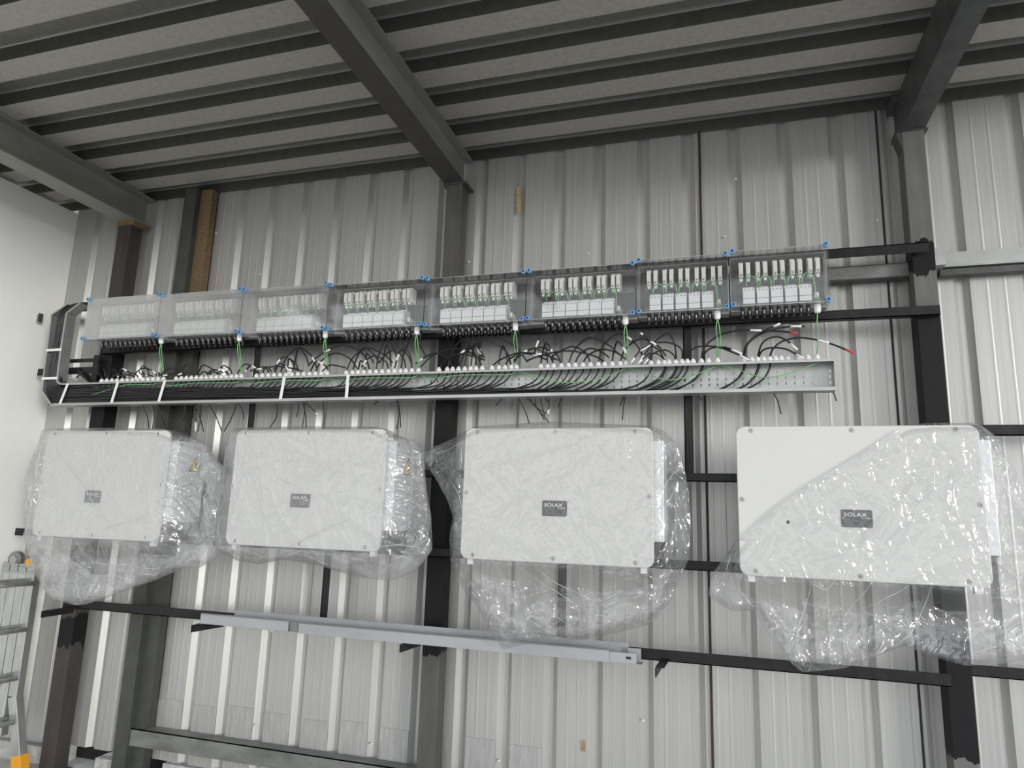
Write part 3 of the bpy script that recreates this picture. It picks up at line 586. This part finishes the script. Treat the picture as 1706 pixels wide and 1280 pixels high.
for i, (x0, x1, z1, z0, nm) in enumerate(inv):
    t = thing('solar_inverter', ((x0 + x1) / 2, 4.04, z0), inv_lab[i], 'inverter', 'solar inverters hung in a row below the trunking')
    MB().prism(rrect(x0, x1, z0, z1, .045, IY), 0, (0, .022, 0)).build('front_cover', M_cover, t, bevel=.005)
    MB().box(x0 + .03, x1 - .02, IY + .022, 4.035, z0 + .10, z1 - .065).build('casing', M_body, t, bevel=.006)
    MB().box(x1 - .02, x1 + .052, IY + .03, 4.0, -.12, z1 - .066).build('side_box', M_body, t, bevel=.005)
    MB().box(x0 + .05, x1 - .0, IY + .06, 4.02, z0 + .045, z0 + .098).build('connector_panel', mat('dark_panel', (.07, .07, .075), .5) if 'dark_panel' not in bpy.data.materials else bpy.data.materials['dark_panel'], t)
    for zz in (.36, -.06):                          # wall hooks
        MB().box(x0 + .25, x0 + .33, 4.035, 4.05, zz - .05, zz + .02).box(x1 - .33, x1 - .25, 4.035, 4.05, zz - .05, zz + .02).build('wall_hook', M_dark, t)
    for k in range(9):
        xx = x0 + .12 + k * .095
        MB().lathe((xx, IY + .16, z0 + .046), (0, 0, -1), [(0, .016), (.02, .016), (.022, .012), (.04, .012)], 10).build('cable_socket', M_conn, t)
    for xx in (x0 + .055, x1 - .055): MB().box(xx - .016, xx + .016, IY + .018, IY + .05, z0 - .030, z0 + .05).build('foot_tab', M_body, t)
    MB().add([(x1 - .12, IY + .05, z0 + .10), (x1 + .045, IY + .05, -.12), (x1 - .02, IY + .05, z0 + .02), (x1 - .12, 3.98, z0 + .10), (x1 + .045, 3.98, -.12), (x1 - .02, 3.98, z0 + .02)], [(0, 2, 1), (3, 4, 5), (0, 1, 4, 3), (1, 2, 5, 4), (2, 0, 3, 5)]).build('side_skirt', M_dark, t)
    cx = (x0 + x1) / 2; zc = (z0 + z1) / 2
    for sxp, szp in ((x0 + .075, z1 - .022), (cx, z1 - .022), (x1 - .095, z1 - .022), (x0 + .075, z0 + .024), (cx, z0 + .024), (x1 - .095, z0 + .024), (x1 - .022, zc), (x0 + .022, zc)):
        s_ = MB().lathe((sxp, IY + .002, szp), (0, -1, 0), [(0, .012), (.003, .012), (.006, .009)], 12).build('cover_screw', M_screw, t)
        MB().box(sxp - .005, sxp + .005, IY - .0052, IY - .0040, szp - .0014, szp + .0014).box(sxp - .0014, sxp + .0014, IY - .0052, IY - .0040, szp - .005, szp + .005).build('screw_slot', M_hole, s_)
    # nameplate with lettering
    pxs = [(140, 817, 170, 839), (483, 823, 518, 846), (905, 835, 943, 860), (1401, 849, 1454, 880)][i]
    a = P(pxs[0], pxs[1], IY); b_ = P(pxs[2], pxs[3], IY); pw, ph = .138, .084; ca = (a + b_) / 2
    pl = MB().prism(rrect(ca.x - pw / 2, ca.x + pw / 2, ca.z - ph / 2, ca.z + ph / 2, .009, IY - .0025), 0, (0, .004, 0)).build('nameplate', M_plate, t)
    text_mesh('SOLAX', .0245, 'brand_lettering', (ca.x - pw * .41, IY - .0028, ca.z + .010), pl, M_ink, 1.10)
    text_mesh('POWER', .0088, 'small_lettering', (ca.x + pw * .13, IY - .0028, ca.z - .001), pl, M_ink, 1.15)
    if i == 3: q = P(1313, 870, IY); MB().lathe((q.x, IY + .001, q.z), (0, -1, 0), [(0, .009), (.003, .008)], 12).build('status_hole', M_hole, t)
    for yy, zz in ((3.755, z1 - .09), (3.975, z1 - .09), (3.755, -.09), (3.975, -.09)): MB().lathe((x1 + .052, yy, zz), (1, 0, 0), [(0, .008), (.004, .007)], 8).build('side_screw', M_screw, t)
    # warning triangle on the side box
    if i > 1: continue
    xs_ = x1 + .0525; yc, zc_ = 3.905, .26; h = .105; w2 = .06
    tri = lambda s_, x: [(x, yc - w2 * s_, zc_ - h * .40 * s_), (x, yc + w2 * s_, zc_ - h * .40 * s_), (x, yc, zc_ + h * .62 * s_)]
    wk = MB().prism(tri(1, xs_), 0, (.001, 0, 0)).build('warning_sign', M_hole, t); MB().prism(tri(.84, xs_ + .0012), 0, (.0006, 0, 0)).build('warning_field', M_yellow, wk)
    X_ = xs_ + .002
    MB().prism([(X_, yc + .006, zc_ + .038), (X_, yc - .012, zc_ - .002), (X_, yc - .001, zc_ + .002), (X_, yc - .004, zc_ - .028), (X_, yc + .013, zc_ + .012), (X_, yc + .002, zc_ + .008)], 0, (.0006, 0, 0)).build('bolt_mark', M_hole, wk)

# ------------------------------------------------------------------ plastic film around the inverters
outl = [[(73, 716), (60, 754), (45, 807), (40, 845), (45, 892), (58, 930), (64, 956), (80, 980), (101, 1001), (138, 1008), (186, 993), (235, 975), (281, 957), (300, 947), (332, 946), (352, 933), (364, 915), (363, 880), (367, 839), (372, 780), (356, 765), (347, 742), (313, 728), (281, 716), (180, 714)],
        [(394, 715), (379, 746), (366, 826), (359, 879), (366, 914), (403, 935), (437, 941), (477, 932), (541, 943), (581, 956), (622, 965), (655, 967), (698, 946), (720, 914), (718, 863), (708, 813), (702, 754), (693, 736), (661, 726), (637, 713), (510, 712)],
        [(798, 712), (755, 732), (700, 755), (723, 788), (749, 834), (758, 862), (752, 890), (754, 936), (765, 972), (798, 1008), (821, 1051), (841, 1082), (874, 1072), (946, 1070), (1038, 1051), (1084, 1039), (1113, 1008), (1133, 965), (1149, 929), (1152, 877), (1148, 821), (1140, 778), (1130, 745), (1113, 722), (1084, 711), (1000, 708), (920, 704), (850, 709)],
        [(1540, 707), (1501, 711), (1438, 752), (1340, 812), (1277, 856), (1231, 898), (1185, 958), (1180, 993), (1217, 1017), (1255, 1016), (1284, 1063), (1319, 1105), (1336, 1119), (1410, 1109), (1470, 1086), (1505, 1074), (1550, 1092), (1604, 1107), (1656, 1105), (1715, 1097), (1752, 1060), (1748, 960), (1722, 900), (1709, 849), (1691, 786), (1663, 733), (1621, 707)]]
anchors = [(.92, .95), (.08, .95), (.85, 1.0), (.90, 1.0)]
bag_lab = ['milky plastic film wrapped around the inverter nearest the white wall', 'crumpled plastic film around the inverter just left of the middle column', 'clear film bag hanging far below the inverter right of the middle column', 'torn grey film draped over the right half of the last inverter']
fold_frame = [((0, 680), .2656), ((350, 680), .2656), ((690, 680), .328), ((1150, 680), .3515)]
folds = [[[(350, 250), (430, 370), (520, 480), (600, 620), (680, 730), (770, 920)], [(560, 800), (690, 745), (850, 700), (1015, 655)], [(480, 850), (540, 920), (600, 970), (750, 985), (900, 975)], [(620, 840), (612, 930)], [(630, 845), (660, 935)],
          [(1100, 290), (1120, 550), (1150, 640), (1210, 720)], [(1060, 300), (1075, 420), (1040, 600)], [(240, 980), (380, 880), (480, 850)], [(480, 960), (490, 1120), (520, 1225)], [(830, 990), (990, 1010), (1030, 985)], [(1310, 420), (1290, 560), (1290, 660), (1330, 760)], [(240, 640), (215, 700), (225, 780)], [(275, 520), (230, 610), (210, 690)], [(900, 860), (960, 920), (1080, 930)]],
         [[(230, 210), (300, 500), (380, 760), (440, 890)], [(440, 890), (540, 850), (720, 760), (900, 690)], [(440, 890), (600, 930), (740, 985)], [(1170, 230), (1140, 430), (1130, 620)], [(400, 400), (450, 450), (540, 490)], [(1000, 780), (1040, 880)], [(1200, 800), (1260, 770), (1340, 860)], [(950, 880), (1190, 860), (1370, 890)], [(240, 970), (330, 980), (450, 900)], [(1130, 960), (1200, 930), (1300, 980)], [(170, 250), (150, 500), (180, 700)]],
         [[(545, 810), (620, 870), (700, 920), (870, 1020), (1050, 1080), (1190, 1115)], [(600, 790), (720, 890), (900, 970), (1060, 1050)], [(1190, 470), (1250, 430), (1310, 340), (1370, 300)], [(1200, 490), (1290, 480), (1340, 360)], [(640, 1060), (700, 1050), (790, 1110)], [(330, 960), (400, 1050), (530, 1150)], [(450, 1020), (540, 1130)], [(1280, 180), (1270, 260), (1220, 350)],
          [(170, 360), (215, 420), (250, 560)], [(240, 200), (240, 290)], [(1060, 180), (1030, 240), (1045, 310)], [(860, 530), (885, 660)], [(1070, 1040), (1180, 1030), (1280, 1030)], [(1340, 560), (1310, 660), (1290, 700)], [(90, 230), (180, 210), (260, 170)]],
         [[(1200, 140), (1100, 290), (1020, 410), (950, 490), (870, 580), (780, 670), (680, 730), (560, 790)], [(1210, 150), (1160, 270), (1150, 390), (1070, 470), (1050, 540), (920, 640)], [(1290, 180), (1260, 320), (1250, 440), (1290, 560)], [(1060, 830), (930, 900), (830, 950)], [(1140, 840), (1100, 960), (1050, 1060), (960, 1130)],
          [(570, 790), (560, 900), (500, 1100), (540, 1235)], [(820, 960), (900, 1010), (1000, 1100)], [(250, 780), (230, 850), (300, 950)], [(190, 700), (170, 770)], [(1380, 220), (1370, 330), (1410, 420)], [(1460, 190), (1500, 250), (1540, 350)], [(1440, 700), (1500, 850), (1560, 960)], [(880, 810), (800, 900), (720, 1010)], [(560, 820), (640, 860), (700, 800)]]]
def ridged(v): return 1 - abs(noise.noise(v)) * 2
for i, (x0, x1, z1, z0, nm) in enumerate(inv):
    YO = 3.80
    pts = [P(a, b, YO) for a, b in outl[i]]
    pts = [P(a, b, 3.69) if i == 3 and x0 < p.x < x1 and z0 < p.z < z1 - .03 else p for (a, b), p in zip(outl[i], pts)]
    cx = sum(p.x for p in pts) / len(pts) if i < 3 else 1.0; cz = (sum(p.z for p in pts) / len(pts)) if i < 3 else -.10
    NA, NR, NB = 400, 150, 26
    # dense closed outline by arc length
    per = []; 
    for a, b in zip(pts, pts[1:] + pts[:1]): per.append((b - a).length)
    tot = sum(per); dense = []
    for k in range(NA):
        s_ = tot * k / NA; j = 0
        while s_ > per[j]: s_ -= per[j]; j += 1
        dense.append(pts[j].lerp(pts[(j + 1) % len(pts)], s_ / per[j]))
    for _ in range(2): dense = [(dense[k - 1] + dense[k] * 2 + dense[(k + 1) % NA]) / 4 for k in range(NA)]
    # the inverter, seen by the film as a box
    bx0, bx1, bz0, bz1 = x0 - .004, x1 + .004, z0 - .004, z1 + .004
    def dist(x, z): return math.hypot(max(bx0 - x, 0, x - bx1), max(bz0 - z, 0, z - bz1))
    aX = x0 + (x1 - x0) * anchors[i][0]; aZ = z0 + (z1 - z0) * anchors[i][1]
    def wr(x, z, amp):
        v = Vector((x * 1.0, z, i * 7.3)); an = math.atan2(z - aZ, x - aX); rr = math.hypot(x - aX, z - aZ)
        bend = noise.noise(v * 1.7) * .9
        q = .55 * ridged(Vector((an * 3.2 + bend, rr * .8, i * 3.1))) ** 3 * min(1, rr * 2.5)    # long tension creases
        q += .30 * ridged(Vector(((x * .6 + z) * 2.6 + bend, (x - z) * .7, i * 5.7))) ** 4        # second set of folds
        inside = dist(x, z) < .01
        wv = v * 4 + Vector((noise.noise(v * 6), noise.noise(v * 6 + Vector((9, 3, 1))), 0)) * 1.2
        mask = max(0, min(1, noise.noise(v * 2.4 + Vector((2, 5, 8))) * 2.2 + (.0 if inside else .75)))
        k_ = .35 if inside else 1.0
        q += k_ * (.50 * ridged(wv) ** 4 + .34 * ridged(wv * 2.1) ** 3 + .16 * ridged(wv * 4.5) ** 2) * mask
        q += .35 * noise.noise(v * 2.2)
        return amp * q
    V_ = []; 
    def yfront(x, z):
        d = dist(x, z); s_ = min(1, d / .16)
        low = min(1, max(0, (bz0 - z) / .35))
        base = IY - .014 + (YO - IY + .014) * (s_ * s_ * (3 - 2 * s_)) * (1 - .35 * low)
        return base - wr(x, z, .010 + .050 * s_) - (.004 + .012 * s_)
    for r_ in range(1, NR + 1):
        f = r_ / NR
        for k in range(NA):
            p = dense[k]; x = cx + (p.x - cx) * f; z = cz + (p.z - cz) * f
            edge = max(0, (f - .9) / .1)
            V_.append(Vector((x, yfront(x, z) * (1 - edge * edge * .6) + YO * edge * edge * .6, z)))
    rings = NR
    dd = [dist(p.x, p.z) for p in dense]; over = [d == 0 and p.z < z1 - .02 for d, p in zip(dd, dense)]
    for k in range(NA):
        if over[k]:
            for r_ in range(int(NR * .88), NR): q = V_[r_ * NA + k]; q.y = yfront(q.x, q.z)
    for r_ in range(1, NB + 1):                     # turned in behind the outline
        g = r_ / NB
        for k in range(NA):
            p = dense[k]; lim = max(.02, min(.22, dd[k] * .75)); dirv = Vector((cx - p.x, 0, cz - p.z)); L_ = dirv.length; dirv /= L_
            if over[k]: q = p + dirv * .03 * g; V_.append(Vector((q.x, IY - .003, q.z))); continue
            q = p + dirv * lim * g * g; yb = YO + (.17 if dist(q.x, q.z) < .03 else .10) * math.sin(g * PI / 2)
            V_.append(Vector((q.x, min(yb, 4.0) + .022 * noise.noise(Vector((q.x * 9, q.z * 9, i + 4 + g))), q.z + .008 * noise.noise(Vector((q.x * 7, 3, q.z * 7 + i))))))
        rings += 1
    fs = [(r_ * NA + k, r_ * NA + (k + 1) % NA, (r_ + 1) * NA + (k + 1) % NA, (r_ + 1) * NA + k) for r_ in range(rings - 1) for k in range(NA)]
    c_i = len(V_); V_.append(Vector((cx, yfront(cx, cz), cz))); fs += [(c_i, k, (k + 1) % NA) for k in range(NA)]
    mb = MB(); mb.add(V_, fs, True)
    ob = mb.build('plastic_film', M_bags[i], None, (cx, YO, z1))
    fo, fs_ = fold_frame[i]
    for ln in folds[i]:
        pl_ = []
        for a, b in ln:
            q = P(fo[0] + a * fs_, fo[1] + b * fs_, 3.70)
            for _ in range(3): q = P(fo[0] + a * fs_, fo[1] + b * fs_, yfront(q.x, q.z) - .002)
            pl_.append(q)
        pl_ = smoothpath(pl_, .02); n_ = len(pl_)
        pl_ = [Vector((q.x + .003 * noise.noise(q * 14), yfront(q.x, q.z) - .0015, q.z + .003 * noise.noise(q * 17))) for q in pl_]
        R0 = .0034 if len(ln) > 3 else .0026
        MB().tube(pl_, 0, 5, [max(.0006, R0 * math.sin(PI * (k + .4) / (n_ + .4)) * (.55 + .9 * abs(noise.noise(Vector((k * .31, i, 2)))))) for k in range(n_)]).build('crease', M_fold, ob)
    tag(ob, bag_lab[i], 'plastic film', 'films around the inverters')

# ------------------------------------------------------------------ folded ladder in the corner
t = thing('folding_ladder', (-5.0, 4.0, -1.9), 'folded aluminium ladder leaning in the corner by the white wall', 'ladder')
Yl = 4.0
tl, tr_ = P(8, 950, Yl), P(64, 953, Yl); bl, br = P(-28, 1160, Yl), P(34, 1160, Yl)
for k in range(4):
    a = tl.lerp(tr_, (k + .5) / 4); b_ = bl.lerp(br, (k + .5) / 4)
    MB().bar(a, b_ + (b_ - a) * (0 if k == 3 else .3), .055, (tr_ - tl).length / 4 * .93, (1, 0, 0)).build('rail', M_alu, t, bevel=.004)
ft = P(36, 1262, Yl); MB().bar(bl.lerp(br, .875), P(33, 1262, Yl), .06, .075, (1, 0, 0)).build('flared_rail', M_alu, t, bevel=.004)
MB().bar(P(33, 1258, Yl), P(34, 1283, Yl), .07, .085, (1, 0, 0)).build('rubber_foot', M_orange, t, bevel=.004)
hp = MB(); d_ = (tl - bl).normalized()
for k in range(4):
    a = tl.lerp(tr_, (k + .5) / 4); hp.bar(a - d_ * .02, a + d_ * .055, .06, (tr_ - tl).length / 4 * .85, (1, 0, 0))
hp.build('riveted_sleeve', M_galv, t)
rv = MB()
for k in range(4):
    a = tl.lerp(tr_, (k + .5) / 4)
    for u in (-.016, .016):
        for v_ in (.0, .035): rv.lathe(a + Vector((u, -.03, 0)) + d_ * v_, (0, -1, 0), [(0, .003), (.003, .002)], 6)
rv.build('rivet_rows', M_hole, t)
for q, (hx, hy) in enumerate(((27, 933), (53, 938))):
    c_ = P(hx, hy, Yl)
    hb = MB().lathe(c_ + Vector((0, .02, 0)), (0, -1, 0), [(0, .062), (.035, .062), (.04, .055)], 20).build('hinge', M_girt, t)
    MB().lathe(c_ + Vector((0, -.02, 0)), (0, -1, 0), [(0, .035), (.008, .032)], 16).build('hinge_button', M_galv if q == 0 else M_orange, hb)
for (px_, py_) in ((58, 972), (44, 1049), (30, 1130), (24, 1203)):
    a = P(px_, py_, Yl - .02); rg = MB().tube([a, a + Vector((-.03, -.42, 0))], .017, 10).build('rung', M_alu, t); c2 = a + Vector((-.055, 0, .02)); MB().tube([c2, c2 + Vector((-.03, -.42, 0))], .015, 10).build('rung', M_alu, t)

# ------------------------------------------------------------------ small things on the wall
def wp(px, py, Y=4.275): return P(px, py, Y)
t = MB(); a = wp(865, 312, 4.26); b_ = wp(864, 355, 4.26)
t.bar(a, b_, .004, .028, (1, 0, 0)); tag(t.build('adhesive_tape', mat('brown_tape', (.42, .30, .13), .7, 0, 40, .4), None, a), 'brown strip of tape stuck high on the metal wall', 'tape')
a = wp(971, 1234); b_ = wp(972, 1252); t = MB(); t.bar(a, b_, .004, .022, (1, 0, 0)); tag(t.build('rusty_tag', mat('rust_tag', (.35, .22, .10), .8, 0, 60, .5), None, a), 'small rusty metal tag low on the wall', 'tag')

first = None  # white discs stand in for daylight coming through holes in the sheet
for (px_, py_) in ((980, 422), (1207, 394), (359, 388), (432, 457), (780, 436), (1462, 367), (1226, 298), (1208, 862), (452, 1052), (1072, 1201), (254, 1181), (425, 1209), (618, 1240), (1583, 432), (831, 1268)):
    a = P(px_, py_, 4.268)
    if first is None: first = MB().lathe(a, (0, -1, 0), [(-.012, .006), (0, .006), (.003, .004)], 8).build('wall_screw', M_wht, None, a); o = first
    else: o = first.copy(); C.collection.objects.link(o); o.location = a + Vector((0, 0, ZC))
    tag(o, 'tiny bright screw head in the corrugated metal wall', 'screw', 'bright screw heads in the metal wall')
